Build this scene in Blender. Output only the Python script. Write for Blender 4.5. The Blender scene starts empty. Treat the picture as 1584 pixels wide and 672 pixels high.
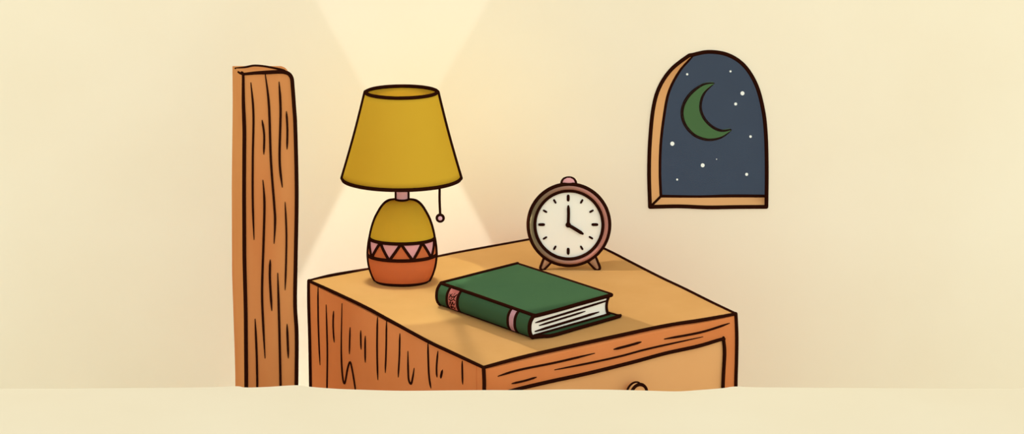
import bpy, bmesh, math, random
from mathutils import Vector as V
random.seed(7)
C = bpy.context.scene
COL = C.collection
PI = math.pi

# ------------------------------------------------------------------ camera
F = 3500.0            # focal length in pixels of the 1584 px wide frame
VH = -600.0           # eye-level row
ZT = 0.55             # bedside table top
D0 = 3.5              # camera distance to the lamp's axis
ZC = ZT + 1.036       # eye height
Z0 = 0.24             # lower floor, on which the table and the post stand
cam = bpy.data.cameras.new('camera')
cam.sensor_fit = 'HORIZONTAL'
cam.sensor_width = 36.0
cam.lens = 36.0 * F / 1584.0
cam.shift_y = -(336.0 - VH) / 1584.0
cam_ob = bpy.data.objects.new('camera', cam)
COL.objects.link(cam_ob)
cam_ob.location = (0, -D0, ZC)
cam_ob.rotation_euler = (PI / 2, 0, 0)
C.camera = cam_ob

# ------------------------------------------------------------------ view + world
C.view_settings.view_transform = 'Standard'
C.view_settings.look = 'None'
C.view_settings.gamma = 1.0
C.view_settings.use_curve_mapping = False
C.view_settings.exposure = 0.0

AMBIENT = 0.98
world = bpy.data.worlds.new('world')
C.world = world
world.use_nodes = True
nt = world.node_tree
bg = nt.nodes['Background']
tcw = nt.nodes.new('ShaderNodeTexCoord')
mr = nt.nodes.new('ShaderNodeMapRange')
mr.inputs['From Min'].default_value = -1
mr.inputs['From Max'].default_value = 1
mixw = nt.nodes.new('ShaderNodeMix')
mixw.data_type = 'RGBA'
mixw.inputs[6].default_value = (0.62, 0.655, 0.68, 1)     # dimmer towards the wall
mixw.inputs[7].default_value = (1.42, 1.53, 1.62, 1)     # brighter from the open room
dotw = nt.nodes.new('ShaderNodeVectorMath')
dotw.operation = 'DOT_PRODUCT'
dotw.inputs[1].default_value = (0.32, -0.88, -0.25)       # the room is brightest behind the viewer, dim overhead
nt.links.new(tcw.outputs['Generated'], dotw.inputs[0])
nt.links.new(dotw.outputs['Value'], mr.inputs['Value'])
nt.links.new(mr.outputs[0], mixw.inputs[0])
nt.links.new(mixw.outputs[2], bg.inputs['Color'])
bg.inputs['Strength'].default_value = AMBIENT


# ------------------------------------------------------------------ helpers
def lin(c):
    c /= 255.0
    return c / 12.92 if c <= 0.04045 else ((c + 0.055) / 1.055) ** 2.4


def rgb(r, g, b):
    return (lin(r), lin(g), lin(b), 1.0)


def unp(u, v, dy):
    return V(((u - 792) / F * dy, dy - D0, ZC - (v - VH) / F * dy))


def hit(u, v, p0, n):
    d = V(((u - 792) / F, 1.0, -(v - VH) / F))
    o = V((0, -D0, ZC))
    t = (p0 - o).dot(n) / d.dot(n)
    return o + d * t


def on_z(u, v, z):
    return hit(u, v, V((0, 0, z)), V((0, 0, 1)))


def px(n, dy):
    return n / F * dy


def material(name, c1, c2=None, scale=(8, 8, 8), rough=0.9, detail=4.0, bump=0.0):
    m = bpy.data.materials.new(name)
    m.use_nodes = True
    t = m.node_tree
    p = t.nodes['Principled BSDF']
    p.inputs['Roughness'].default_value = rough
    p.inputs['Specular IOR Level'].default_value = 0.0
    c2 = c2 or c1
    tc = t.nodes.new('ShaderNodeTexCoord')
    mp = t.nodes.new('ShaderNodeMapping')
    mp.inputs['Scale'].default_value = scale
    no = t.nodes.new('ShaderNodeTexNoise')
    no.inputs['Detail'].default_value = detail
    no.inputs['Scale'].default_value = 1.0
    cr = t.nodes.new('ShaderNodeValToRGB')
    cr.color_ramp.elements[0].position = 0.3
    cr.color_ramp.elements[1].position = 0.7
    cr.color_ramp.elements[0].color = c1
    cr.color_ramp.elements[1].color = c2
    t.links.new(tc.outputs['Object'], mp.inputs['Vector'])
    t.links.new(mp.outputs[0], no.inputs['Vector'])
    t.links.new(no.outputs['Fac'], cr.inputs[0])
    t.links.new(cr.outputs[0], p.inputs['Base Color'])
    return m


def emitter(name, col, strength=1.0, var=0.0):
    m = bpy.data.materials.new(name)
    m.use_nodes = True
    t = m.node_tree
    t.nodes.remove(t.nodes['Principled BSDF'])
    e = t.nodes.new('ShaderNodeEmission')
    e.inputs['Strength'].default_value = strength
    tc = t.nodes.new('ShaderNodeTexCoord')
    no = t.nodes.new('ShaderNodeTexNoise')
    no.inputs['Scale'].default_value = 40
    cr = t.nodes.new('ShaderNodeValToRGB')
    k1, k2 = 1 - var, 1 + var
    cr.color_ramp.elements[0].color = (col[0] * k1, col[1] * k1, col[2] * k1, 1)
    cr.color_ramp.elements[1].color = (col[0] * k2, col[1] * k2, col[2] * k2, 1)
    t.links.new(tc.outputs['Object'], no.inputs['Vector'])
    t.links.new(no.outputs['Fac'], cr.inputs[0])
    t.links.new(cr.outputs[0], e.inputs['Color'])
    t.links.new(e.outputs[0], t.nodes['Material Output'].inputs['Surface'])
    return m


M = {}
M['ink'] = material('ink', rgb(45, 18, 8), rgb(40, 15, 7))
M['wall'] = material('cream_plaster', rgb(248, 234, 200), rgb(246, 231, 196), (5, 5, 5))
M['floor'] = material('cream_mask_step', rgb(246, 230, 195), rgb(244, 227, 191), (5, 5, 5))
M['pale'] = material('bounce_white_floor', rgb(253, 252, 249), rgb(251, 250, 246), (5, 5, 5))  # unseen lower floor and riser, whitened to bounce light onto the wall
M['post'] = material('post_wood', rgb(203, 124, 68), rgb(214, 146, 84), (14, 14, 3))
M['body'] = material('red_brown_wood', rgb(216, 127, 68), rgb(224, 137, 77), (9, 9, 9))
M['top'] = material('light_wood', rgb(190, 139, 79), rgb(197, 146, 86), (12, 12, 12))
M['ochre'] = material('ochre', rgb(208, 163, 46), rgb(206, 160, 43), (10, 10, 10))
M['pink'] = material('pink_glaze', rgb(228, 160, 160), rgb(222, 158, 148), (30, 30, 30))
M['terracotta'] = material('terracotta', rgb(201, 108, 60), rgb(198, 104, 58), (12, 12, 12))
M['green'] = material('green_cloth', rgb(57, 83, 54), rgb(60, 86, 55), (18, 18, 18))
M['paper'] = material('paper', rgb(255, 250, 228), rgb(255, 249, 225), (20, 20, 20))
M['label'] = material('coral_label', rgb(238, 142, 126), rgb(242, 150, 134), (40, 40, 40))
M['palepink'] = material('pale_pink', rgb(245, 190, 192), rgb(242, 184, 184), (40, 40, 40))
M['bezel'] = material('bezel_paint', rgb(120, 106, 76), rgb(184, 124, 106), (1, 1, 1))
M['foot'] = material('foot_paint', rgb(174, 132, 98), rgb(168, 126, 94), (30, 30, 30))
M['frame'] = material('frame_and_lit_drawer_wood', rgb(233, 171, 107), rgb(237, 177, 112), (12, 12, 12))
M['sky'] = emitter('night_sky', rgb(60, 70, 82), 1.0, 0.06)
M['moon'] = emitter('moon_green', rgb(70, 102, 58), 1.0, 0.05)
M['star'] = emitter('star_white', rgb(240, 240, 220), 1.0)

# the bezel's paint runs from olive (left) to rosy brown (right) across the clock itself
t = M['bezel'].node_tree
gx = t.nodes.new('ShaderNodeSeparateXYZ')
gm = t.nodes.new('ShaderNodeMapRange')
gm.inputs['From Min'].default_value = -0.055
gm.inputs['From Max'].default_value = 0.03
tcn = [n for n in t.nodes if n.type == 'TEX_COORD'][0]
crn = [n for n in t.nodes if n.type == 'VALTORGB'][0]
crn.color_ramp.elements[0].position = 0.0
crn.color_ramp.elements[1].position = 1.0
t.links.new(tcn.outputs['Object'], gx.inputs[0])
t.links.new(gx.outputs['X'], gm.inputs['Value'])
t.links.new(gm.outputs[0], crn.inputs[0])

# clear pane: mostly see-through with a faint constant sheen
m = bpy.data.materials.new('window_glass')
m.use_nodes = True
t = m.node_tree
t.nodes.remove(t.nodes['Principled BSDF'])
a = t.nodes.new('ShaderNodeBsdfTransparent')
b = t.nodes.new('ShaderNodeBsdfGlossy')
b.inputs['Roughness'].default_value = 0.35
x = t.nodes.new('ShaderNodeMixShader')
x.inputs[0].default_value = 0.012
t.links.new(a.outputs[0], x.inputs[1])
t.links.new(b.outputs[0], x.inputs[2])
t.links.new(x.outputs[0], t.nodes['Material Output'].inputs['Surface'])
M['glass'] = m


def spline(pts, per=8, closed=False):
    pts = [V(p) for p in pts]
    n = len(pts)
    if n < 3:
        return [pts[0].lerp(pts[1], i / per) for i in range(per + 1)]
    out = []
    segs = n if closed else n - 1
    for i in range(segs):
        g = (lambda k: pts[k % n]) if closed else (lambda k: pts[max(0, min(n - 1, k))])
        p0, p1, p2, p3 = g(i - 1), g(i), g(i + 1), g(i + 2)
        for k in range(per):
            s = k / per
            out.append(0.5 * ((2 * p1) + (p2 - p0) * s + (2 * p0 - 5 * p1 + 4 * p2 - p3) * s * s
                              + (3 * p1 - p0 - 3 * p2 + p3) * s ** 3))
    if not closed:
        out.append(pts[-1].copy())
    return out


INK = 1.22


class MB:
    """collects surfaces of one part; every surface carries its own material slot"""
    def __init__(self):
        self.bm = bmesh.new()
        self.mats = []

    def slot(self, k):
        if k not in self.mats:
            self.mats.append(k)
        return self.mats.index(k)

    def face(self, vs, k, smooth=False):
        try:
            f = self.bm.faces.new(vs)
        except ValueError:
            return None
        f.material_index = self.slot(k)
        f.smooth = smooth
        return f

    def poly(self, pts, k):
        return self.face([self.bm.verts.new(p) for p in pts], k)

    def rings(self, rings, k, closed=True, smooth=True, caps=(False, False), kfun=None):
        R = [[self.bm.verts.new(p) for p in r] for r in rings]
        n = len(R[0])
        for i in range(len(R) - 1):
            for j in range(n if closed else n - 1):
                j2 = (j + 1) % n
                self.face((R[i][j], R[i][j2], R[i + 1][j2], R[i + 1][j]), kfun(i, j) if kfun else k, smooth)
        if caps[0]:
            self.face(list(reversed(R[0])), k)
        if caps[1]:
            self.face(R[-1], k)
        return R

    def stroke(self, pts, r, k='ink', taper=(0.5, 0.5), seg=8, per=8, closed=False, smooth=True):
        """a raised ink line: a tube with soft ends following a curve"""
        r = r * INK
        P = spline(pts, per, closed) if smooth else [V(p) for p in pts]
        n = len(P)
        rings = []
        up = None
        for i in range(n):
            if closed:
                d = P[(i + 1) % n] - P[i - 1]
            else:
                d = P[min(n - 1, i + 1)] - P[max(0, i - 1)]
            d = d.normalized() if d.length > 1e-9 else V((0, 0, 1))
            if up is None:
                up = d.orthogonal().normalized()
            else:
                up = (up - d * up.dot(d))
                up = up.normalized() if up.length > 1e-6 else d.orthogonal().normalized()
            w = d.cross(up)
            s = i / max(1, n - 1)
            rr = r
            if not closed:
                a, b = taper
                rr = r * min(1.0, a + (1 - a) * min(1, s / 0.18), b + (1 - b) * min(1, (1 - s) / 0.18))
            rings.append([P[i] + (up * math.cos(2 * PI * q / seg) + w * math.sin(2 * PI * q / seg)) * rr
                          for q in range(seg)])
            ends = (rr, d)
            if i == 0:
                d_first, r_first = d, rr
        if closed:
            # the last ring joins the first with the twist that fits best
            best = min(range(seg), key=lambda q: (rings[-1][0] - rings[0][q]).length)
            rings.append([rings[0][(q + best) % seg].copy() for q in range(seg)])
            self.rings(rings, k)
        else:
            def cap(c, d, rr, ring):
                out = []
                for a in (0.5, 0.87):
                    out.append([c + (p - c) * math.sqrt(1 - a * a) + d * rr * a for p in ring])
                return out
            head = list(reversed(cap(P[0], -d_first, r_first, rings[0])))
            tail = cap(P[-1], ends[1], ends[0], rings[-1])
            self.rings(head + rings + tail, k, caps=(True, True))

    def prism(self, poly, off, k, ks=None):
        """solid from a planar polygon (list of points) pushed by vector off"""
        a = [self.bm.verts.new(p) for p in poly]
        b = [self.bm.verts.new(V(p) + off) for p in poly]
        n = len(a)
        self.face(a, k)
        self.face(list(reversed(b)), k)
        for i in range(n):
            j = (i + 1) % n
            self.face((a[j], a[i], b[i], b[j]), ks or k)

    def ball(self, c, r, k, su=16, sv=10, sc=(1, 1, 1)):
        rings = []
        for i in range(1, sv):
            th = PI * i / sv
            rings.append([V(c) + V((r * sc[0] * math.sin(th) * math.cos(2 * PI * j / su),
                                    r * sc[1] * math.sin(th) * math.sin(2 * PI * j / su),
                                    r * sc[2] * math.cos(th))) for j in range(su)])
        R = self.rings(rings, k)
        n, s = self.bm.verts.new(V(c) + V((0, 0, r * sc[2]))), self.bm.verts.new(V(c) - V((0, 0, r * sc[2])))
        for j in range(su):
            self.face((n, R[0][j], R[0][(j + 1) % su]), k, True)
            self.face((s, R[-1][(j + 1) % su], R[-1][j]), k, True)

    def build(self, name, parent=None, origin=None, recalc=True):
        if recalc:
            bmesh.ops.recalc_face_normals(self.bm, faces=self.bm.faces[:])
        o0 = V(origin) if origin is not None else V((0, 0, 0))
        base = parent.matrix_world.translation if parent else V((0, 0, 0))
        if parent:
            pw = V((0, 0, 0))
            q = parent
            while q:
                pw = pw + q.location
                q = q.parent
            base = pw
        if origin is None:
            o0 = base.copy()
        for v in self.bm.verts:
            v.co = v.co - o0
        me = bpy.data.meshes.new(name)
        self.bm.to_mesh(me)
        self.bm.free()
        for k in self.mats:
            me.materials.append(M[k])
        ob = bpy.data.objects.new(name, me)
        COL.objects.link(ob)
        if parent:
            ob.parent = parent
        ob.location = o0 - base
        return ob


def thing(name, label, cat, loc, group=None):
    o = bpy.data.objects.new(name, None)
    o.empty_display_size = 0.05
    COL.objects.link(o)
    o.location = loc
    o['label'] = label
    o['category'] = cat
    if group:
        o['group'] = group
    return o


# ------------------------------------------------------------------ the setting
WALL_DY = 3.83
WALL_Y = WALL_DY - D0
P_HIT = (V((0, WALL_Y, 0)), V((0, 1, 0)))

# made-up front step hides the lower parts of the table and the post
STEP_Z = ZC - (603 + 600) / F * 3.05
edge_px = [(-400, 601), (0, 602), (300, 600), (363, 598), (380, 600), (415, 599), (458, 596.5), (481, 599), (520, 602),
           (560, 603.5), (620, 605), (690, 604.5), (748, 604), (800, 604), (870, 603), (930, 603.2), (990, 604.5),
           (1045, 606), (1080, 604), (1118, 601), (1140, 598.5), (1200, 600), (1584, 602), (2000, 602)]
edge = spline([on_z(u, v, STEP_Z) for u, v in edge_px], 6)
edge = [V((-2.4, edge[0].y, STEP_Z))] + edge + [V((2.4, edge[-1].y, STEP_Z))]
mb = MB()
back = [V((p.x, WALL_Y + 0.02, Z0)) for p in edge]
low = [V((p.x, p.y, Z0)) for p in edge]
front = [V((p.x, -4.6, STEP_Z)) for p in edge]
mb.rings([back, low], 'pale', closed=False, smooth=False)
mb.rings([low, edge], 'pale', closed=False, smooth=False)
mb.rings([edge, front], 'floor', closed=False, smooth=False)
fl = mb.build('floor', recalc=False)
fl['kind'] = 'structure'

# window outline in the wall plane and the back edge of its splayed reveal
left_out = [(1005.5, 320.4), (1004, 268), (1005.5, 218), (1010.5, 168), (1020, 135), (1038, 108), (1063, 88), (1072, 84.8)]
right_out = [(1072, 84.8), (1097, 80.3), (1126, 85), (1151, 101.5), (1169.6, 131), (1180, 168), (1184.5, 206),
             (1186, 260), (1185.5, 320)]
left_in = [(1022, 304), (1020.5, 268), (1021.5, 226), (1026, 185), (1034, 143), (1050, 111), (1066, 92), (1074, 83.5)]
right_in = [(1074, 83.5), (1098, 75), (1131, 79), (1157, 97), (1176, 128), (1187, 168), (1192, 206), (1193, 260), (1193, 304)]
BACK_DY = 3.848


def resample(pts, n):
    P = spline([V((p[0], p[1], 0)) for p in pts], 10)
    L = [0]
    for i in range(1, len(P)):
        L.append(L[-1] + (P[i] - P[i - 1]).length)
    out = []
    for k in range(n + 1):
        s = L[-1] * k / n
        i = 0
        while i < len(L) - 2 and L[i + 1] < s:
            i += 1
        f = (s - L[i]) / max(1e-9, L[i + 1] - L[i])
        q = P[i].lerp(P[i + 1], f)
        out.append((q.x, q.y))
    return out


lo, ro = resample(left_out, 24), resample(right_out, 28)
li, ri = resample(left_in, 24), resample(right_in, 28)
front_loop = [unp(u, v, WALL_DY) for u, v in lo + ro[1:]]
back_loop = [unp(u, v, BACK_DY) for u, v in li + ri[1:]]


def wall_sheet(mb, loop, y, k):
    bm = mb.bm
    W0, W1, ZA, Z1 = -2.4, 2.4, Z0, 1.75
    rect = [bm.verts.new((W0, y, ZA)), bm.verts.new((W1, y, ZA)), bm.verts.new((W1, y, Z1)), bm.verts.new((W0, y, Z1))]
    lp = [bm.verts.new((p.x, y, p.z)) for p in loop]
    es = []
    for ring in (rect, lp):
        for i in range(len(ring)):
            es.append(bm.edges.new((ring[i], ring[(i + 1) % len(ring)])))
    r = bmesh.ops.triangle_fill(bm, use_beauty=True, use_dissolve=False, edges=es)
    for g in r['geom']:
        if isinstance(g, bmesh.types.BMFace):
            g.material_index = mb.slot(k)
    return rect


mb = MB()
ra = wall_sheet(mb, front_loop, WALL_Y, 'wall')
cx = sum(p.x for p in front_loop) / len(front_loop)
cz = sum(p.z for p in front_loop) / len(front_loop)
wide = [V((cx + (p.x - cx) * 1.14, 0, cz + (p.z - cz) * 1.1)) for p in front_loop]
rb = wall_sheet(mb, wide, WALL_Y + 0.075, 'wall')
for i in range(4):
    mb.face((ra[i], ra[(i + 1) % 4], rb[(i + 1) % 4], rb[i]), 'wall')
wall = mb.build('wall_back')
wall['kind'] = 'structure'

win = bpy.data.objects.new('window_1', None)
COL.objects.link(win)
win.location = unp(1095, 320, WALL_DY)
win['kind'] = 'structure'
wpx = px(1, WALL_DY)
mb = MB()
mb.rings([front_loop, back_loop], 'frame', closed=False)          # jamb and arch
mb.stroke([unp(u, v, WALL_DY) for u, v in left_out + right_out[1:]], 2.5 * wpx, taper=(1, 1))
mb.stroke([unp(u, v, BACK_DY) + V((0.0, 0, 0)) for u, v in left_in], 2.1 * wpx, taper=(1, .7))
mb.stroke([unp(1005.5, 320.4, WALL_DY), unp(1022, 304, BACK_DY)], 1.9 * wpx, taper=(1, 1))
mb.build('jamb', win)
mb = MB()
mb.poly([front_loop[0], front_loop[-1], back_loop[-1], back_loop[0]], 'frame')
mb.stroke([unp(u, v, WALL_DY) for u, v in [(1005.5, 320.4), (1050, 319.5), (1095, 321.2), (1140, 320.6), (1185.5, 320.3)]],
          2.5 * wpx, taper=(1, 1))
mb.stroke([unp(u, v, BACK_DY) for u, v in [(1022, 304), (1080, 305), (1130, 303.6), (1193, 304)]], 2.1 * wpx, taper=(1, 1))
mb.build('sill', win)
mb = MB()
mb.poly([p + V((0, 0.001, 0)) for p in back_loop], 'glass')
mb.build('pane', win)

SKY_DY = 3.965
mb = MB()
a, b = unp(940, 20, SKY_DY), unp(1260, 400, SKY_DY)
mb.prism([V((a.x, a.y, b.z)), V((b.x, a.y, b.z)), V((b.x, a.y, a.z)), V((a.x, a.y, a.z))], V((0, 0.01, 0)), 'sky')
so = mb.build('night_sky')
so['kind'] = 'structure'

# crescent moon
MOON_DY = SKY_DY - 0.012
outer = [(1104, 129.2), (1087.7, 131.3), (1069.8, 143.7), (1058.6, 159.6), (1055.2, 176.5), (1060, 193.3), (1072.8, 208),
         (1089, 215), (1102.6, 215.6), (1117.5, 211), (1130, 201.3)]
inner = [(1130, 201.3), (1117.5, 202.8), (1104, 198), (1091.2, 186.4), (1084, 171.5), (1084.2, 156.6), (1090, 142.6), (1104, 129.2)]
oo, ii = resample(outer, 30), list(reversed(resample(inner, 30)))
mo = thing('moon', 'green crescent moon with dark outline in the night sky behind the arched window', 'moon', unp(1080, 216, MOON_DY))
mb = MB()
fr, bk = [], []
for (p, q) in zip(oo, ii):
    fr.append([unp(p[0] + (q[0] - p[0]) * s, p[1] + (q[1] - p[1]) * s, MOON_DY) + V((0, -0.006 * math.sin(PI * s), 0)) for s in (0, .25, .5, .75, 1)])
mb.rings(fr, 'moon', closed=False)
mb.rings([[V((p.x, SKY_DY - D0, p.z)) for p in (r[0], r[-1])] for r in fr], 'moon', closed=False)
for col in (0, -1):
    mb.rings([[r[col], V((r[col].x, SKY_DY - D0, r[col].z))] for r in fr], 'moon', closed=False)
mb.build('crescent', mo)
mb = MB()
mb.stroke([unp(u, v, MOON_DY) for u, v in outer], 2.2 * px(1, MOON_DY), taper=(.5, .7))
mb.stroke([unp(u, v, MOON_DY) for u, v in inner], 2.0 * px(1, MOON_DY), taper=(.7, .5))
mb.build('outline', mo)

for (u, v, r, lab) in [
        (1063, 115, 1.7, 'small white star at upper left of the night sky, above the crescent moon'),
        (1130, 110.5, 1.6, 'small white star nearest the top of the window arch, upper right of the moon'),
        (1148.5, 144.5, 3.1, 'biggest white star to the right of the moon, upper one of the close pair'),
        (1138, 161, 2.3, 'white star just below and left of the biggest right-hand star, lower one of the pair'),
        (1040, 222.5, 3.2, 'big white star by the left jamb, lower left of the moon'),
        (1161, 211.5, 2.0, 'white star by the right edge of the window, level with the bottom of the moon'),
        (1087, 256, 3.0, 'big white star straight below the moon, above the middle of the sill'),
        (1155, 270, 2.3, 'white star at lower right of the window, above the right end of the sill'),
        (1047.5, 278, 1.5, 'tiny white star lowest in the window, above the left end of the sill'),
        (1108.5, 246.5, 0.8, 'faintest speck of a star, up and right of the big star below the moon')]:
    mb = MB()
    c = unp(u, v, SKY_DY - 0.002)
    mb.ball(c, px(r, SKY_DY), 'star', 12, 8)
    s = mb.build('star', origin=c)
    s['label'] = lab
    s['category'] = 'star'
    s['group'] = 'stars in the window'

# ------------------------------------------------------------------ wooden post
PD = 3.30
PB = 3.35


def interp(tab, v):
    for (a, x0), (b, x1) in zip(tab, tab[1:]):
        if v <= b:
            f = (v - a) / (b - a)
            f = max(0, f)
            return x0 + (x1 - x0) * f
    return tab[-1][1]


FLu = [(113, 376), (160, 376.5), (200, 378), (300, 377.5), (400, 378), (480, 380), (600, 381), (1200, 381)]
FRu = [(113, 441), (115, 446), (118, 449.5), (123, 451.5), (135, 452.5), (200, 457), (300, 459), (400, 457.5), (470, 456.5), (520, 459), (600, 458.5), (1200, 458)]
BLu = [(113, 359.5), (170, 360), (300, 358.5), (440, 359), (560, 363), (600, 364), (1200, 365)]
post = thing('wooden_post', 'tall square reddish-brown wooden post with dark grain lines, standing left of the lamp and table', 'post',
             (unp(410, 300, 3.325).x, 3.325 - D0, Z0))
mb = MB()
rows = [113, 114, 115, 116.5, 118, 120.5, 123, 128, 135] + list(range(150, 620, 15)) + [700, 760, ((ZC - Z0) / PD * F - 600)]
rings = []
for v in rows:
    z = max(Z0, ZC - (v + 600) / F * PD)
    w = lambda u, dy: V(((u - 792) / F * dy, dy - D0, z))
    rings.append([w(interp(FLu, v), PD), w(interp(FRu, v), PD), w(interp(FRu, v) - 6, PB), w(interp(BLu, v), PB)])
mb.rings(rings, 'post', smooth=False, caps=(True, True))
pp = px(1, PD)
PFACE = (V((0, PD - D0 - 0.0003, 0)), V((0, 1, 0)))
ph = lambda pts: [unp(u, v, PD - 0.0006) for u, v in pts]
fl_line = [(374, 112)] + [(interp(FLu, v), v) for v in range(116, 600, 22)] + [(381, 640)]
mb.stroke(ph(fl_line), 2.5 * pp, taper=(.6, 1))
mb.stroke(ph([(368.5, 111.5), (376, 114.5), (395, 113), (415, 112), (432, 111.2), (441, 112), (447.5, 115), (451.5, 122), (452.8, 135), (455, 165), (457, 200), (459, 300), (457.5, 400), (456.5, 470), (459, 520), (458.5, 600), (458.5, 640)]), 2.5 * pp, taper=(.5, 1))
zt = ZC - 713 / F * PD
mb.stroke([on_z(u, v, zt) for u, v in [(364, 105.8), (378, 105.2), (392, 102.6), (408, 103.4), (425, 106.5), (438, 109.5), (444, 113)]], 2.2 * pp, taper=(.5, .6))
for g, r in [([(388, 128), (392, 176), (391, 247), (391, 313), (393, 371)], 1.4),
             ([(405.4, 186), (408.6, 209), (408, 239)], 1.3),
             ([(410, 113), (416, 163), (419, 247), (424, 315), (425.5, 342), (424, 377)], 1.5),
             ([(431.7, 127), (434, 172), (432.5, 247), (436.7, 290)], 1.5),
             ([(443, 172.5), (444.5, 200), (444, 231)], 1.3),
             ([(406.7, 279), (409, 313), (408, 365), (405.4, 448), (407, 500), (410, 554.6)], 1.5),
             ([(441, 313), (443, 360), (442.5, 405), (441, 449)], 1.2),
             ([(418, 402.5), (417.5, 432), (420.4, 481)], 1.5),
             ([(429.6, 423), (432, 507), (434, 598), (434.5, 640)], 1.5),
             ([(394.6, 494), (397, 548), (398, 596), (398, 610)], 1.4),
             ([(444, 502), (446, 554.6)], 1.4)]:
    mb.stroke(ph(g), r * pp, taper=(.35, .35))
mb.build('post_body', post)

# ------------------------------------------------------------------ bedside table
L_, F_, R_, B_ = [on_z(u, v, ZT) for u, v in [(478, 435), (748, 569), (1138, 486), (880, 360)]]
TH = 0.003
ctr = (L_ + F_ + R_ + B_) / 4
stand = thing('bedside_table', 'red-brown wooden bedside table with lighter top and drawer, under the lamp, book and clock',
              'bedside table', (ctr.x, ctr.y, Z0))
up = V((0, 0, 1))
edge_r = 2.4 * px(1, 3.3)
mb = MB()
EL = [(478, 435), (518, 453), (564.5, 475.2), (599, 494), (661, 528), (700, 546.5), (748, 569)]
EF = [(748, 569), (800, 555), (862, 540.5), (962, 518.5), (1031, 504), (1085, 495.5), (1138, 486)]
rim = [on_z(u, v, ZT) for u, v in EL + EF[1:]]
mb.prism(rim + [B_], V((0, 0, -TH)), 'top', 'body')
for pts in (EL, EF,
            [(478, 435), (510, 427), (545, 421), (580, 415.5), (640, 405.5), (700, 393), (760, 382), (815, 372), (880, 360)],
            [(880, 360), (940, 388), (975, 406), (1020, 429), (1060, 448), (1100, 468), (1138, 486)]):
    mb.stroke([on_z(u, v, ZT) for u, v in pts], edge_r * 0.95, taper=(.9, .9))
mb.build('table_top', stand)


def panel(a, b, thick, inner, name, strokes=None):
    """an upright board from floor to the top between plan corners a and b"""
    q = [V((a.x, a.y, Z0)), V((b.x, b.y, Z0)), V((b.x, b.y, ZT - TH)), V((a.x, a.y, ZT - TH))]
    m_ = MB()
    m_.prism(q, inner * thick, 'body')
    if strokes:
        strokes(m_)
    return m_.build(name, stand)


def inward(a, b):
    d = (b - a)
    n = V((-d.y, d.x, 0)).normalized()
    if n.dot(ctr - a) < 0:
        n = -n
    return n


nL, nF, nR, nB = inward(L_, F_), inward(F_, R_), inward(R_, B_), inward(B_, L_)


def left_strokes(m_):
    n = nL
    hp = lambda pts: [hit(u, v, L_ - n * 0.0004, n) for u, v in pts]
    r1 = px(1, 3.3)
    m_.stroke([V((L_.x, L_.y, ZT))] + hp([(478, 470), (479.5, 520), (480.5, 575), (481, 620), (481, 700)]), 2.6 * r1, taper=(1, 1))
    m_.stroke(hp([(748, 569), (749, 590), (749, 620), (749, 760)]), 2.5 * px(1, 3.1), taper=(1, 1))
    for g, r in [([(492, 444), (492.5, 500), (495, 565)], 1.3), ([(504.5, 472), (506.5, 540), (506, 600), (506, 612)], 1.3),
                 ([(516, 482), (515.5, 505), (517, 530)], 1.3),
                 ([(529, 470), (528, 540), (530, 582), (533.5, 593), (538, 570), (542, 561), (546, 578), (550, 604), (551, 615)], 1.4),
                 ([(541.6, 507), (540.5, 548)], 1.2), ([(558, 512), (558.6, 541)], 1.3), ([(565, 520.5), (565, 561)], 1.4),
                 ([(584, 491), (583.5, 540), (584.5, 588)], 1.4), ([(598, 496), (597.5, 540), (596, 577)], 1.3),
                 ([(618.6, 516.7), (618, 550), (616, 584)], 1.3),
                 ([(631, 544), (631.5, 570), (632.5, 588), (636, 594), (638.7, 584), (640.6, 570)], 1.4),
                 ([(662, 530), (663.5, 577), (666.6, 601)], 1.4), ([(677.4, 544), (675.5, 569), (676, 584)], 1.3),
                 ([(684.4, 573), (681.7, 585.5)], 1.6), ([(715, 559), (715.7, 595)], 1.3)]:
        m_.stroke(hp(g), r * r1, taper=(.4, .35))


panel(L_, F_ + (L_ - F_).normalized() * 0.0180, 0.018, nL, 'side_panel', left_strokes)
panel(R_ + (B_ - R_).normalized() * 0.0180, B_, 0.018, nR, 'side_panel')
# back board between the side boards
i0, i1 = B_ + nR * 0.019 + nB * 0.001, L_ + nL * 0.019 + nB * 0.001
panel(i0, i1, 0.012, nB, 'back_panel')

# front frame: rail across the top, a stile on each side, a foot rail
FP = (F_.copy(), nF)
hf = lambda u, v: hit(u, v, *FP)
dF = (R_ - F_)
dF.z = 0
LF = dF.length
dF.normalize()
fs = lambda s, z: V((F_.x, F_.y, 0)) + dF * s + up * z
op = [hf(795, 604.5), hf(1120, 525.5)]
s_r = (op[1] - F_).dot(dF)
s_l = 0.022
slope = (op[1].z - op[0].z) / ((op[1] - op[0]).dot(dF))
z_l = op[1].z - slope * (s_r - s_l)
z_r = op[1].z
s0 = 0.0
s1 = LF - 0.0185
TT = ZT - TH
mb = MB()
mb.prism([fs(s0, z_l + slope * (s0 - s_l)), fs(s1 + .0185, z_r + slope * (s1 + .0185 - s_r)), fs(s1 + .0185, TT), fs(s0, TT)], nF * 0.018, 'body')
mb.prism([fs(s_r, Z0), fs(s1 + .0185, Z0), fs(s1 + .0185, z_r + slope * (s1 + .0185 - s_r)), fs(s_r, z_r)], nF * 0.018, 'body')
mb.prism([fs(s0, Z0), fs(s_l, Z0), fs(s_l, z_l), fs(s0, z_l + slope * (s0 - s_l))], nF * 0.018, 'body')
mb.prism([fs(s_l, Z0), fs(s_r, Z0), fs(s_r, 0.34), fs(s_l, 0.34)], nF * 0.018, 'body')
r1 = px(1, 3.2)
hp = lambda pts: [hit(u, v, F_ - nF * 0.0004, nF) for u, v in pts]
mb.stroke(hp([(765, 613), (795, 604), (850, 591), (910, 578), (980, 560.5), (1030, 547), (1080, 536), (1112, 526.5), (1120, 525)]), 2.4 * r1, taper=(.7, .9))
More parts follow.
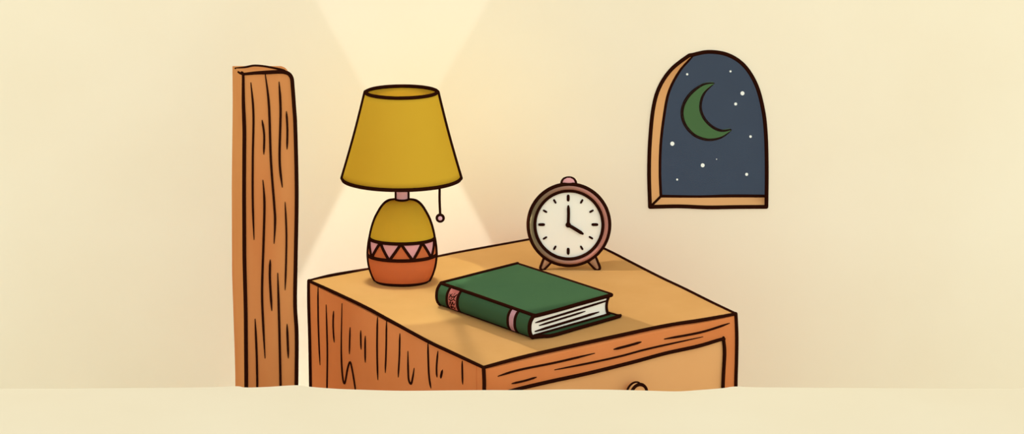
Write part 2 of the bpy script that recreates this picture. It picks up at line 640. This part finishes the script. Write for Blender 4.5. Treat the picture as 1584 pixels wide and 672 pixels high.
mb.stroke(hp([(1119, 523), (1121, 545), (1119.5, 575), (1118.5, 599), (1118.5, 640)]), 2.3 * r1, taper=(.9, .9))
mb.stroke([V((R_.x, R_.y, ZT))] + hp([(1139.5, 520), (1139, 560), (1138, 599), (1138, 680)]), 2.6 * r1, taper=(1, 1))
for g, r in [([(770.5, 582.5), (803.6, 572.7), (862, 560.8), (920, 547)], 1.4), ([(791.7, 594), (812, 589.5), (830, 584)], 1.3),
             ([(858, 572.7), (912.4, 562), (960, 551.5), (1005, 539.6), (1087.4, 521.5)], 1.3),
             ([(949.5, 541), (970.7, 535.6), (992, 529.5)], 1.6), ([(1027.7, 525), (1084.7, 514.4), (1128.5, 500.5)], 1.5)]:
    mb.stroke(hp(g), r * r1, taper=(.4, .35))
mb.build('front_frame', stand)

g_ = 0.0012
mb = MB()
mb.prism([fs(s_l + g_, 0.342), fs(s_r - g_, 0.342), fs(s_r - g_, z_r - g_), fs(s_l + g_, z_l - g_)], nF * 0.015, 'frame')  # table-top wood, painted lighter here to offset the shade of the recess
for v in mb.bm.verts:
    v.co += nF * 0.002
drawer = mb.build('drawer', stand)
# knob: a short turned disc standing off the drawer front
kc = hf(977, 605)
e1, e2 = dF, up
kr = px(15, 3.2)
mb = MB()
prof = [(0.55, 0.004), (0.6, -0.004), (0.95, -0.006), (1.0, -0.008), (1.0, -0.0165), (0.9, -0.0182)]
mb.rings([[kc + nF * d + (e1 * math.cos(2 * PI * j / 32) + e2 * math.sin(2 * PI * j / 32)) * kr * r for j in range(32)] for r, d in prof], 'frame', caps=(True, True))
for rr, d, w in ((1.0, -0.0078, 1.7), (1.0, -0.0175, 2.2)):
    mb.stroke([kc + nF * d + (e1 * math.cos(2 * PI * j / 24) + e2 * math.sin(2 * PI * j / 24)) * kr * rr for j in range(24)], w * r1, closed=True, per=3)
mb.build('knob', drawer)

# ------------------------------------------------------------------ table lamp
LX = unp(622, 436, D0).x
lamp = thing('table_lamp', 'table lamp with ochre shade and rounded ochre and terracotta base ringed by pink triangles',
             'lamp', (LX, 0, ZT))
zrow = lambda v: ZC - (v + 600) / 1000.0
p1 = 0.001


def ell(r, z, sq, n=96, a0=0.0, cx=0.0):
    return [V((LX + cx + r * math.sin(2 * PI * j / n), -r * sq * math.cos(2 * PI * j / n), z)) for j in range(n)]


BSQ = 0.68
base_prof = [(308.8, 4), (309.2, 12), (310.5, 19), (314, 25.5), (320, 31), (328, 36), (340, 42), (355, 46.7), (369, 49.5), (380, 51.2),
             (390, 52), (396, 52), (405, 51.2), (415, 49.2), (425, 45.8), (432, 42.4), (435, 40.6), (435.6, 39.5)]
BP = spline([V((r * p1, zrow(v), 0)) for v, r in base_prof], 4)
zb_t, zb_b = zrow(368.5), zrow(394)


def rad(z):
    for q, w in zip(BP, BP[1:]):
        if w.y <= z <= q.y:
            f = (q.y - z) / max(1e-9, q.y - w.y)
            return q.x + (w.x - q.x) * f
    return BP[-1].x


def bpt(th, z, off=0.0):
    r = rad(z) + off
    return V((LX + r * math.sin(th), -r * BSQ * math.cos(th), z))


def silhouette(zs, sgn, dth=0.06):
    """meridian where the outline falls"""
    return [bpt(sgn * (PI / 2 - dth), z, 0.0003) for z in zs]


# parts of the base: dome, zigzag band, lower bowl
mb = MB()
zs = [q.y for q in BP if q.y > zb_t + 0.0005] + [zb_t]
mb.rings([ell(rad(z), z, BSQ) for z in zs], 'ochre', caps=(True, False))
for s in (-1, 1):
    mb.stroke([bpt(s * PI / 2, z) for z in [zrow(v) for v in (309.2, 310.2, 312, 315, 320, 328, 340, 355, 369)]], 2.5 * p1, taper=(.8, 1))
mb.build('base_dome', lamp)

mb = MB()
NR, NC = 14, 216


def zig(th):
    """height (0 bottom .. 1 top) of the zigzag at an angle: nine teeth round the base, a peak at the front"""
    t_ = (math.degrees(th) / 40.0) % 1.0
    return abs(1 - 2 * t_) if True else 0


rows_b = [zb_t + (zb_b - zb_t) * i / NR for i in range(NR + 1)]
mb.rings([ell(rad(z), z, BSQ, NC) for z in rows_b], 'pink',
         kfun=lambda i, j: 'pink' if 1 - (i + .5) / NR > zig(2 * PI * (j + .5) / NC) else 'terracotta')
for zz in (zb_t, zb_b):
    mb.stroke(ell(rad(zz) + .0002, zz, BSQ, 48), 2.2 * p1, closed=True, per=3)
for k in range(9):
    for d in (-1, 1):
        pts = []
        for q in range(7):
            f = q / 6
            th = math.radians(40 * k + d * 20 * f)
            z = zb_t + (zb_b - zb_t) * f
            pts.append(bpt(th, z, 0.0002))
        mb.stroke(pts, 1.9 * p1, taper=(.9, .9))
for s in (-1, 1):
    mb.stroke([bpt(s * PI / 2, zrow(v)) for v in (368, 375, 382, 390, 396)], 2.6 * p1, taper=(1, 1))
mb.build('zigzag_band', lamp)

mb = MB()
zs = [zb_b] + [q.y for q in BP if q.y < zb_b - 0.0005]
mb.rings([ell(rad(z), z, BSQ) for z in zs], 'terracotta', caps=(False, True))
for s in (-1, 1):
    mb.stroke([bpt(s * PI / 2, zrow(v)) for v in (393, 400, 408, 416, 425, 430, 432.8)], 2.6 * p1, taper=(1, 1))
mb.stroke(ell(0.0395, ZT + 0.0030, BSQ, 48), 2.4 * p1, closed=True, per=3)
mb.build('base_bowl', lamp)

# neck
mb = MB()
nz0, nz1 = zrow(310.2), zrow(200)
NSQ = 0.8
mb.rings([ell(r, z, NSQ, 40) for r, z in ((.0085, nz0 - .001), (.009, nz0 + .002), (.009, nz1), (.006, nz1 + .004))], 'palepink', caps=(True, True))
for s in (-1, 1):
    mb.stroke([V((LX + s * .009, 0, zrow(v))) for v in (311.5, 300, 285, 270)], 2.2 * p1, taper=(1, .6))
mb.stroke(ell(.009, nz0 + .0005, .9, 32), 2.2 * p1, closed=True, per=3)
mb.build('neck', lamp)

# shade: open truncated cone with thickness, carried by a three-armed spider
SSQ = 0.80
zs_t, zs_b = zrow(142.5), zrow(276)
mb = MB()
SC = -0.0009


def srad(f):
    return (55.6 + (91.5 - 55.6) * f - 1.2 * math.sin(PI * f)) * p1


fr_ = [i / 12 for i in range(13)]
outr = [ell(srad(f), zs_t + (zs_b - zs_t) * f, SSQ, cx=SC) for f in fr_]
inr = [ell(srad(f) - .002, zs_t + (zs_b - zs_t) * f, SSQ, cx=SC) for f in reversed(fr_)]
mb.rings(outr + inr + [outr[0]], 'ochre')
bmesh.ops.remove_doubles(mb.bm, verts=mb.bm.verts[:], dist=1e-6)
for f, w in ((0, 2.3), (1, 2.4)):
    mb.stroke(ell(srad(f) - .0006, zs_t + (zs_b - zs_t) * f, SSQ, 64, cx=SC), w * p1, closed=True, per=3)
for s in (-1, 1):
    mb.stroke([V((LX + SC + s * srad(f), 0, zs_t + (zs_b - zs_t) * f)) for f in (0, .2, .4, .6, .8, 1)], 2.8 * p1, taper=(1, 1))
mb.build('shade', lamp)
mb = MB()
zsp = nz1 + .001
fsp = (zsp - zs_t) / (zs_b - zs_t)
for k in range(3):
    th = 2 * PI * k / 3 + .5
    mb.stroke([V((LX, 0, zsp)), V((LX + SC + (srad(fsp) - .0018) * math.sin(th), -(srad(fsp) - .0018) * SSQ * math.cos(th), zsp))], .0012, smooth=False)
mb.build('shade_support', lamp)

# pull cord with its bead
cy = -0.030
dyc = D0 + cy
mb = MB()
mb.stroke([unp(679.5, 268, dyc), unp(680, 290, dyc), unp(680, 310, dyc), unp(681, 333, dyc)], 1.6 * p1, taper=(1, 1))
mb.stroke([unp(679.5, 268, dyc), V((LX + .006, 0, unp(679.5, 268, dyc).z))], 1.2 * p1, taper=(1, 1))
cord = mb.build('pull_cord', lamp)
mb = MB()
bc = unp(681, 337.3, dyc)
mb.ball(bc, 4.6 * p1, 'palepink', 20, 12)
mb.stroke([bc + V((4.9 * p1 * math.sin(2 * PI * j / 24), -.0015, 4.9 * p1 * math.cos(2 * PI * j / 24))) for j in range(24)], 1.9 * p1, closed=True, per=3)
mb.build('bead', cord)

# ------------------------------------------------------------------ alarm clock
CD = 3.562
cp = px(1, CD)
cc = unp(880, 348, CD)
clock = thing('alarm_clock', 'round alarm clock with cream dial and rosy brown rim, standing behind the book', 'clock', (cc.x, cc.y, ZT))


def circ(r, dy=0.0, n=64, c=cc, cz=1.0):
    return [V((c.x + r * cp * math.sin(2 * PI * j / n), c.y + dy, c.z + r * cp * cz * math.cos(2 * PI * j / n))) for j in range(n)]


mb = MB()
# round back, then the ring of the rim
mb.rings([circ(53, .002), circ(55.5, -.003), circ(58, -.0045), circ(60.5, -.003), circ(62.5, .001), circ(62, .004), circ(58, .010), circ(50, .018), circ(38, .026),
          circ(20, .031), circ(2, .032)], 'bezel', caps=(False, True))
mb.stroke(circ(62.6, 0.0, 48), 2.6 * cp, closed=True, per=3)
mb.stroke(circ(52.6, -.001, 48), 2.0 * cp, closed=True, per=3)
mb.build('case', clock, origin=cc)
mb = MB()
mb.rings([circ(54, .003), circ(53, .0012), circ(1, .0012)], 'paper', caps=(True, True), smooth=False)
for k in range(12):
    th = 2 * PI * k / 12
    big = k % 3 == 0
    half = 3.4 if big else 2.4
    rc = 41.2 if big else (41.5 if k != 4 else 40.5)
    pts = [V((cc.x - cp + (rc + q) * cp * math.sin(th), cc.y + .0008, cc.z + (rc + q) * cp * math.cos(th))) for q in (-half, 0, half)]
    mb.stroke(pts, (1.9 if big else 1.35) * cp, taper=(.9, .9))
mb.build('dial', clock)
hub = unp(879, 348, CD)
mb = MB()
mb.stroke([hub + V((0, -.0005, 0)), unp(879.4, 332, CD - .0005), unp(879.2, 319, CD - .0005)], 1.9 * cp, taper=(1, .6))
mb.build('minute_hand', clock)
mb = MB()
mb.stroke([hub + V((0, -.001, 0)), unp(890, 354.8, CD - .001), unp(901.5, 362, CD - .001)], 2.2 * cp, taper=(.7, .6))
mb.build('hour_hand', clock)
mb = MB()
mb.ball(hub + V((0, -.001, 0)), 4.2 * cp, 'ink', 16, 10, (1, .5, 1))
mb.build('hand_cap', clock)
mb = MB()
bt = [(868.8, 286), (869.5, 281), (873, 276.8), (879.5, 275.2), (886, 276.5), (890, 281), (890.8, 286)]
prof_b = [(10.5, 287.5), (10.6, 283), (9.3, 278.8), (6, 276), (2, 275.3)]
mb.rings([[V((cc.x - .2 * cp + r * cp * math.cos(2 * PI * j / 24), cc.y + .005 + r * .6 * cp * math.sin(2 * PI * j / 24), unp(880, v, CD).z)) for j in range(24)] for r, v in prof_b], 'pink', caps=(True, True))
mb.stroke([unp(u, v, CD + .004) for u, v in bt], 1.9 * cp, taper=(1, 1))
mb.build('button', clock)


def foot(top, tip, w0, w1, sgn):
    m_ = MB()
    a_, b_ = unp(*top, CD + .004), unp(*tip, CD + .002)
    d = (b_ - a_).normalized()
    s_ = d.cross(V((0, 1, 0))).normalized()
    R = []
    n = 7
    for i in range(n + 1):
        f = i / n
        w = (w0 + (w1 - w0) * f) * cp
        R.append([a_.lerp(b_, f) + s_ * w * math.cos(2 * PI * q / 16) + V((0, 1, 0)) * w * .8 * math.sin(2 * PI * q / 16) for q in range(16)])
    w = w1 * cp
    for al in (.4, .75, .95):
        k_ = math.sqrt(1 - al * al)
        R.append([b_ + d * w * al + s_ * w * k_ * math.cos(2 * PI * q / 16) + V((0, 1, 0)) * w * .8 * k_ * math.sin(2 * PI * q / 16) for q in range(16)])
    m_.rings(R, 'foot', caps=(True, True))
    ol = [a_ + s_ * w0 * cp, a_.lerp(b_, .5) + s_ * (w0 + w1) / 2 * cp, b_ + s_ * w, b_ + d * w * .75 + s_ * w * .66, b_ + d * w,
          b_ + d * w * .75 - s_ * w * .66, b_ - s_ * w, a_.lerp(b_, .5) - s_ * (w0 + w1) / 2 * cp, a_ - s_ * w0 * cp]
    m_.stroke([p + V((0, -.0015, 0)) for p in ol], 1.8 * cp, taper=(.9, .9), per=5)
    o = m_.build('foot', clock)
    return o


foot((849, 399), (839.5, 414.0), 7.2, 3.6, -1)
foot((914, 399), (923.8, 413.8), 7.5, 4.0, 1)

# ------------------------------------------------------------------ book
HB = 0.033
zbk = ZT + HB
Dk = on_z(826, 489, zbk)
Ak = on_z(685, 437, zbk)
Ck = on_z(944, 452.5, zbk)
Bk = on_z(797, 407.5, zbk)
e1 = ((Ak - Dk) + (Bk - Ck)).normalized()
LB = ((Ak - Dk).length + (Bk - Ck).length) / 2
e2 = V((-e1.y, e1.x, 0))
if e2.dot(Ck - Dk) < 0:
    e2 = -e2
WB = ((Ck - Dk).length + (Bk - Ak).length) / 2
O = V((Dk.x, Dk.y, ZT + 0.0005))
bp = lambda s, w, z: O + e1 * s + e2 * w + up * z
mid = bp(LB / 2, WB / 2, 0)
book = thing('book', 'closed green hardcover book with coral spine label, lying flat in front of the clock', 'book', (mid.x, mid.y, ZT))
TB = 0.0032
BUL = 0.0085


def arc(off=0.0, n=16, z0=0.0, z1=HB):
    out = []
    for i in range(n + 1):
        z = z0 + (z1 - z0) * i / n
        q = abs(2 * z / HB - 1)
        out.append((-BUL * (1 - q ** 2.6) - off, z))
    return out


# cover: boards and spine in one shell; the lower board reaches a little further at the tail
mb = MB()
sp = arc()
prof = [(WB, 0), (0, 0)] + sp[1:-1] + [(0, HB), (WB, HB), (WB, HB - TB), (0.001, HB - TB)]
prof += [(w + TB * .8, z) for w, z in reversed(arc(0, 12, TB, HB - TB))][1:-1] + [(0.001, TB), (WB, TB)]
mb.rings([[bp(s, w, z) for w, z in prof] for s in (0, LB)], 'green', smooth=False, caps=(True, True))
# lip of the lower board past the pages
EXT = 0.012
mb.prism([bp(-.002, .002, 0.0002), bp(-EXT, .026, 0.0002), bp(-EXT, WB + .003, 0.0002), bp(0.002, WB + .003, .0002), bp(0.002, .002, .0002)], V((0, 0, TB - .0002)), 'green')
rb_ = px(1, 3.3)
S = lambda pts, r, t=(1, 1), **k: mb.stroke([bp(*p) for p in pts], r * rb_, taper=t, **k)
S([(0, 0, HB), (LB * .5, 0, HB + .0003), (LB, 0, HB)], 2.2)
S([(LB, 0, HB), (LB, WB * .5, HB), (LB, WB, HB)], 2.3)
S([(LB, WB, HB - .001), (LB * .5, WB, HB - .001), (0, WB, HB - .001)], 2.4)
S([(0, WB, HB - .0015), (0, WB * .6, HB - .0015), (0, WB * .3, HB - .0018), (0, 0.004, HB - .0012), (0, 0, HB)], 2.5)
S([(LB, 0, .0024), (LB * .5, -.0005, .0024), (0, 0, .0024)], 2.3)
S([(LB - .0005, w, max(z, .0024)) for w, z in arc(0, 12)], 2.2)
S([(0, w, max(z, .0027)) for w, z in arc(0, 12)], 2.5)
S([(0, -.001, .0025), (-EXT * .5, .012, .0025), (-EXT, .026, .0023), (-EXT, WB * .5, .0023), (-EXT, WB + .001, .0023), (-EXT * .6, WB + .003, .0023), (.02, WB + .001, .0023)], 2.2)
S([(.001, .001, TB + .0006), (.001, WB * .5, TB + .0006), (.001, WB - .006, TB + .0006)], 1.7)
mb.build('cover', book)

# page block with hollow fore-edge
mb = MB()
n = 12
pr = [(w + TB * .8 + .0003, z) for w, z in arc(0, n, TB + .0001, HB - TB - .0001)]
fe = []
for i in range(n + 1):
    z = HB - TB - .0001 - (HB - 2 * TB - .0002) * i / n
    q = 2 * (z - HB / 2) / (HB - 2 * TB)
    fe.append((WB - .005 - .0045 * (1 - q * q), z))
loop = pr + fe
mb.rings([[bp(s, w, z) for w, z in loop] for s in (.0012, LB - .004)], 'paper', smooth=False, caps=(True, True))
s_ = .0008
S = lambda pts, r, t=(.5, .4): mb.stroke([bp(*p) for p in pts], r * rb_, taper=t)
S([(s_, w, z) for w, z in fe], 2.0, (1, 1))
S([(s_, .004, HB * .66), (s_, WB * .35, HB * .69), (s_, WB - .008, HB * .745)], 1.4, (.5, .7))
S([(s_, .011, HB * .49), (s_, WB * .35, HB * .515), (s_, WB * .66, HB * .545)], 1.25)
S([(s_, .003, HB * .285), (s_, WB * .45, HB * .31), (s_, WB * .84, HB * .345)], 1.6)
mb.build('pages', book)


def spine_strip(name, f0, f1, k, marks=()):
    m_ = MB()
    A_ = arc(.0004, 20, .0006, HB - .0008)
    I_ = [p for p in A_ if p[1] > .0022]
    rr = []
    for q in range(5):
        s = LB * (f0 + (f1 - f0) * q / 4)
        rr.append([bp(s, w, z) for w, z in A_])
    m_.rings(rr, k, closed=False)
    m_.rings([[bp(LB * f, w, z) for w, z in A_] + [bp(LB * f, w + .0008, z) for w, z in reversed(A_)] for f in (f0, f1)], k, smooth=True)
    for f in (f0, f1):
        m_.stroke([bp(LB * f, w, z) for w, z in I_], 1.9 * rb_, taper=(.9, .9))

    def at(a_, b_):
        z = HB * (.08 + .84 * b_)
        q = abs(2 * z / HB - 1)
        return bp(LB * (f1 + (f0 - f1) * a_), -BUL * (1 - q ** 2.6) - .0006, z)
    for mk in marks:
        m_.stroke([at(*p) for p in mk], .62 * rb_, taper=(.7, .5), per=4)
    m_.build(name, book)


scrib = [[(.20, .62), (.42, .86)], [(.42, .58), (.62, .92)], [(.22, .80), (.50, .70), (.78, .84)], [(.62, .62), (.72, .78), (.86, .90)],
         [(.18, .54), (.42, .50), (.60, .60), (.84, .56)],
         [(.22, .24), (.34, .44), (.42, .26), (.56, .46), (.62, .30), (.82, .48)],
         [(.20, .08), (.36, .20), (.30, .06), (.52, .20), (.60, .08), (.74, .22)]]
spine_strip('spine_label', .765, .882, 'label', scrib)
spine_strip('spine_band', .150, .222, 'palepink')


# ------------------------------------------------------------------ the lamp's own light and an added halo light
def lamp_light(name, loc, energy, col, build, radius=0.004):
    """a point light that shines only in the directions build() allows"""
    ld = bpy.data.lights.new(name, 'POINT')
    ld.energy = energy
    ld.color = col
    ld.shadow_soft_size = radius
    ld.use_nodes = True
    t = ld.node_tree
    em = t.nodes['Emission']
    geo = t.nodes.new('ShaderNodeNewGeometry')
    sep = t.nodes.new('ShaderNodeSeparateXYZ')
    t.links.new(geo.outputs['Incoming'], sep.inputs[0])

    def mth(op_, a_, b_=None, c_=None):
        n_ = t.nodes.new('ShaderNodeMath')
        n_.operation = op_
        for i_, s__ in enumerate((a_, b_, c_)):
            if s__ is None:
                continue
            if isinstance(s__, (int, float)):
                n_.inputs[i_].default_value = s__
            else:
                t.links.new(s__, n_.inputs[i_])
        return n_.outputs[0]

    def ramp(v_, lo_, hi_):
        n_ = t.nodes.new('ShaderNodeMapRange')
        n_.interpolation_type = 'SMOOTHSTEP'
        n_.inputs['From Min'].default_value = lo_
        n_.inputs['From Max'].default_value = hi_
        t.links.new(v_, n_.inputs['Value'])
        return n_.outputs[0]
    res = build(sep.outputs[0], sep.outputs[1], sep.outputs[2], mth, ramp)
    t.links.new(res, em.inputs['Strength'])
    lo_b = bpy.data.objects.new(name, ld)
    COL.objects.link(lo_b)
    lo_b.parent = lamp
    lo_b.location = V(loc) - lamp.location
    return lo_b


def wall_beam(origin, edge_pts, soft, zlo=None, zhi=None):
    """beam on the wall whose two sides run straight: half-width grows linearly with height"""
    D = WALL_Y - origin.y
    (xl0, z0), (xl1, z1), (xr0, _), (xr1, _) = edge_pts

    def f(x_, y_, z_, mth, ramp):
        yy = mth('MAXIMUM', y_, 1e-4)
        tx = mth('MULTIPLY', mth('DIVIDE', x_, yy), D)          # position on the wall relative to the bulb
        tz = mth('MULTIPLY', mth('DIVIDE', z_, yy), D)
        kl, kr_ = (xl1 - xl0) / (z1 - z0), (xr1 - xr0) / (z1 - z0)
        left = mth('ADD', mth('MULTIPLY', mth('SUBTRACT', tz, z0), kl), xl0)
        right = mth('ADD', mth('MULTIPLY', mth('SUBTRACT', tz, z0), kr_), xr0)
        a_ = ramp(mth('SUBTRACT', tx, left), -soft, soft)
        b_ = ramp(mth('SUBTRACT', right, tx), -soft, soft)
        m_ = mth('MULTIPLY', a_, b_)
        m_ = mth('MULTIPLY', m_, ramp(y_, 0.02, 0.06))
        if zlo is not None:
            m_ = mth('MULTIPLY', m_, ramp(tz, zlo - .01, zlo + .01))
        if zhi is not None:
            m_ = mth('MULTIPLY', m_, mth('SUBTRACT', 1.0, ramp(tz, zhi - .03, zhi + .03)))
        # leave out what would land on the table top first
        h = origin.z - ZT
        zz = mth('MAXIMUM', mth('MULTIPLY', z_, -1.0), 1e-3)
        px_ = mth('MULTIPLY', mth('DIVIDE', x_, zz), h)
        py_ = mth('MULTIPLY', mth('DIVIDE', y_, zz), h)
        ins = 1.0
        for a_, n_ in ((L_, nL), (B_, nB)):
            d_ = mth('ADD', mth('ADD', mth('MULTIPLY', px_, n_.x), mth('MULTIPLY', py_, n_.y)), origin.dot(n_) - origin.z * n_.z - a_.dot(n_) + a_.z * n_.z)
            ins = mth('MULTIPLY', ins, ramp(d_, -0.006, 0.0))
        m_ = mth('MULTIPLY', m_, mth('SUBTRACT', 1.0, ins))
        r2 = mth('ADD', 1.0, mth('ADD', mth('POWER', mth('DIVIDE', tx, D), 2.0), mth('POWER', mth('DIVIDE', tz, D), 2.0)))
        comp = mth('MINIMUM', mth('POWER', r2, 1.5), 12.0)
        return mth('MULTIPLY', m_, comp)
    return f


def rel(u, v, o):
    p = unp(u, v, WALL_DY)
    return (p.x - o.x, p.z - o.z)


WARM = (1.0, 0.97, 0.90)
oU = V((LX, 0.0, zs_t + 0.016))
eU = [rel(563, 135, oU), rel(488, 0, oU), rel(678, 135, oU), rel(757, 0, oU)]
lamp_light('upward_bulb_light', oU, 0.42, (0.9, 0.92, 1.15), wall_beam(oU, eU, 0.008, zlo=-0.092))
oD = V((LX, 0.048, zs_b + 0.002))
eD = [rel(534, 285, oD), rel(472, 410, oD), rel(712, 285, oD), rel(778, 410, oD)]
lamp_light('downward_bulb_light', oD, 0.85, (0.9, 1.0, 1.12), wall_beam(oD, eD, 0.008))


def table_beam(o, mask):
    """beam on the table top, kept inside the top's four edges"""
    h = o.z - ZT

    def f(x_, y_, z_, mth, ramp):
        zz = mth('MAXIMUM', mth('MULTIPLY', z_, -1.0), 1e-3)
        tx = mth('MULTIPLY', mth('DIVIDE', x_, zz), h)
        ty = mth('MULTIPLY', mth('DIVIDE', y_, zz), h)
        r2 = mth('ADD', 1.0, mth('ADD', mth('POWER', mth('DIVIDE', tx, h), 2.0), mth('POWER', mth('DIVIDE', ty, h), 2.0)))
        comp = mth('MINIMUM', mth('POWER', r2, 1.5), 60.0)
        ax = mth('ADD', tx, o.x - LX)            # from the lamp's axis
        ay = mth('ADD', ty, o.y)
        m_ = mask(ax, ay, mth, ramp)
        for a_, n_ in ((L_, nL), (F_, nF), (R_, nR), (B_, nB)):
            d_ = mth('ADD', mth('ADD', mth('MULTIPLY', ax, n_.x), mth('MULTIPLY', ay, n_.y)), LX * n_.x - a_.dot(n_))
            m_ = mth('MULTIPLY', m_, ramp(d_, -0.004, 0.004))
        return mth('MULTIPLY', mth('MULTIPLY', m_, comp), mth('LESS_THAN', z_, -0.03))
    return f


def pool_mask(side):
    def f(ax, ay, mth, ramp):
        # round pool about the lamp's foot, shared by the three bulbs that see round the base
        ex = mth('DIVIDE', mth('SUBTRACT', ax, POOL[0]), POOL[2])
        ey = mth('DIVIDE', mth('SUBTRACT', ay, POOL[1]), POOL[3])
        rr = mth('ADD', mth('MULTIPLY', ex, ex), mth('MULTIPLY', ey, ey))
        m_ = mth('SUBTRACT', 1.0, ramp(rr, .93, 1.05))
        fx, fy = mth('DIVIDE', ax, .056), mth('DIVIDE', ay, .042)
        m_ = mth('MULTIPLY', m_, ramp(mth('ADD', mth('MULTIPLY', fx, fx), mth('MULTIPLY', fy, fy)), .85, 1.25))
        wf = ramp(mth('SUBTRACT', mth('MULTIPLY', ay, -1.0), mth('MULTIPLY', mth('ABSOLUTE', ax), 0.7)), 0.0, 0.03)
        wr = ramp(ax, -0.01, 0.01)
        if side == 'front':
            w_ = wf
        else:
            w_ = mth('MULTIPLY', mth('SUBTRACT', 1.0, wf), wr if side == 'right' else mth('SUBTRACT', 1.0, wr))
        return mth('MULTIPLY', m_, w_)
    return f


oI = V((LX, -0.004, zs_t - 0.040))


def inside(x_, y_, z_, mth, ramp):
    # light that stays on the inner face of the shade
    m_ = mth('MULTIPLY', ramp(y_, 0.05, 0.35), mth('SUBTRACT', 1.0, ramp(mth('DIVIDE', z_, mth('MAXIMUM', y_, 1e-4)), 0.70, 0.80)))
    return mth('MULTIPLY', m_, ramp(z_, -0.3, 0.0))


lamp_light('inner_bulb_light', oI, 0.06, (1.0, 0.97, 0.9), inside)

oG = V((LX, 0.088, (zs_t + zs_b) / 2))


def glow(x_, y_, z_, mth, ramp):
    # added light outside the opaque shade, for a soft halo on the wall
    D = WALL_Y - oG.y
    yy = mth('MAXIMUM', y_, 1e-4)
    tx = mth('MULTIPLY', mth('DIVIDE', x_, yy), D)
    tz = mth('MULTIPLY', mth('DIVIDE', z_, yy), D)
    gx_ = mth('DIVIDE', mth('SUBTRACT', tx, GLOW[0]), GLOW[2])
    gz_ = mth('DIVIDE', mth('SUBTRACT', tz, GLOW[1]), GLOW[3])
    rr = mth('SQRT', mth('ADD', mth('MULTIPLY', gx_, gx_), mth('MULTIPLY', gz_, gz_)))
    m_ = mth('MULTIPLY', mth('SUBTRACT', 1.0, ramp(rr, 0.0, 1.0)), ramp(y_, 0.02, 0.06))
    r2 = mth('ADD', 1.0, mth('ADD', mth('POWER', mth('DIVIDE', tx, D), 2.0), mth('POWER', mth('DIVIDE', tz, D), 2.0)))
    return mth('MULTIPLY', m_, mth('MINIMUM', mth('POWER', r2, 1.5), 12.0))


GLOW = (0.02, -0.06, 0.40, 0.36)
lamp_light('added_halo_light', oG, 0.40, (1.0, 0.84, 0.25), glow)

POOL = (0.0, -0.03, 0.152, 0.185)
POOL_COL = (0.8, 1.0, 0.85)
POOL_E = 0.46
for side, off in (('front', (0.0, -0.055)), ('left', (-0.062, -0.004)), ('right', (0.062, -0.004))):
    oP = V((LX + off[0], off[1], zs_b + 0.003))
    lamp_light('pool_bulb_light', oP, POOL_E, POOL_COL, table_beam(oP, pool_mask(side)))



def side_mask(side):
    # even light over the whole top, shared by three bulbs that see round the base
    def f(ax, ay, mth, ramp):
        fx, fy = mth('DIVIDE', ax, .056), mth('DIVIDE', ay, .042)
        m_ = ramp(mth('ADD', mth('MULTIPLY', fx, fx), mth('MULTIPLY', fy, fy)), .85, 1.25)
        w_ = ramp(ax, 0.03, 0.10)
        wf = ramp(mth('SUBTRACT', mth('MULTIPLY', ay, -1.0), mth('MULTIPLY', mth('ABSOLUTE', ax), 0.7)), 0.0, 0.03)
        wb = mth('SUBTRACT', 1.0, wf)
        w0 = ramp(ax, -0.01, 0.01)
        if side == 'right':
            return mth('MULTIPLY', m_, mth('ADD', mth('MULTIPLY', wf, w_), mth('MULTIPLY', wb, w0)))
        if side == 'front':
            return mth('MULTIPLY', m_, mth('MULTIPLY', wf, mth('SUBTRACT', 1.0, w_)))
        return mth('MULTIPLY', m_, mth('MULTIPLY', wb, mth('SUBTRACT', 1.0, w0)))
    return f


SIDE_E = 0.40
for side, off in (('right', (0.046, 0.048)), ('front', (0.0, -0.055)), ('left', (-0.062, -0.004))):
    oS = V((LX + off[0], off[1], zs_b + 0.003))
    lamp_light('side_bulb_light', oS, SIDE_E, (1.0, 1.0, 0.95), table_beam(oS, side_mask(side)))
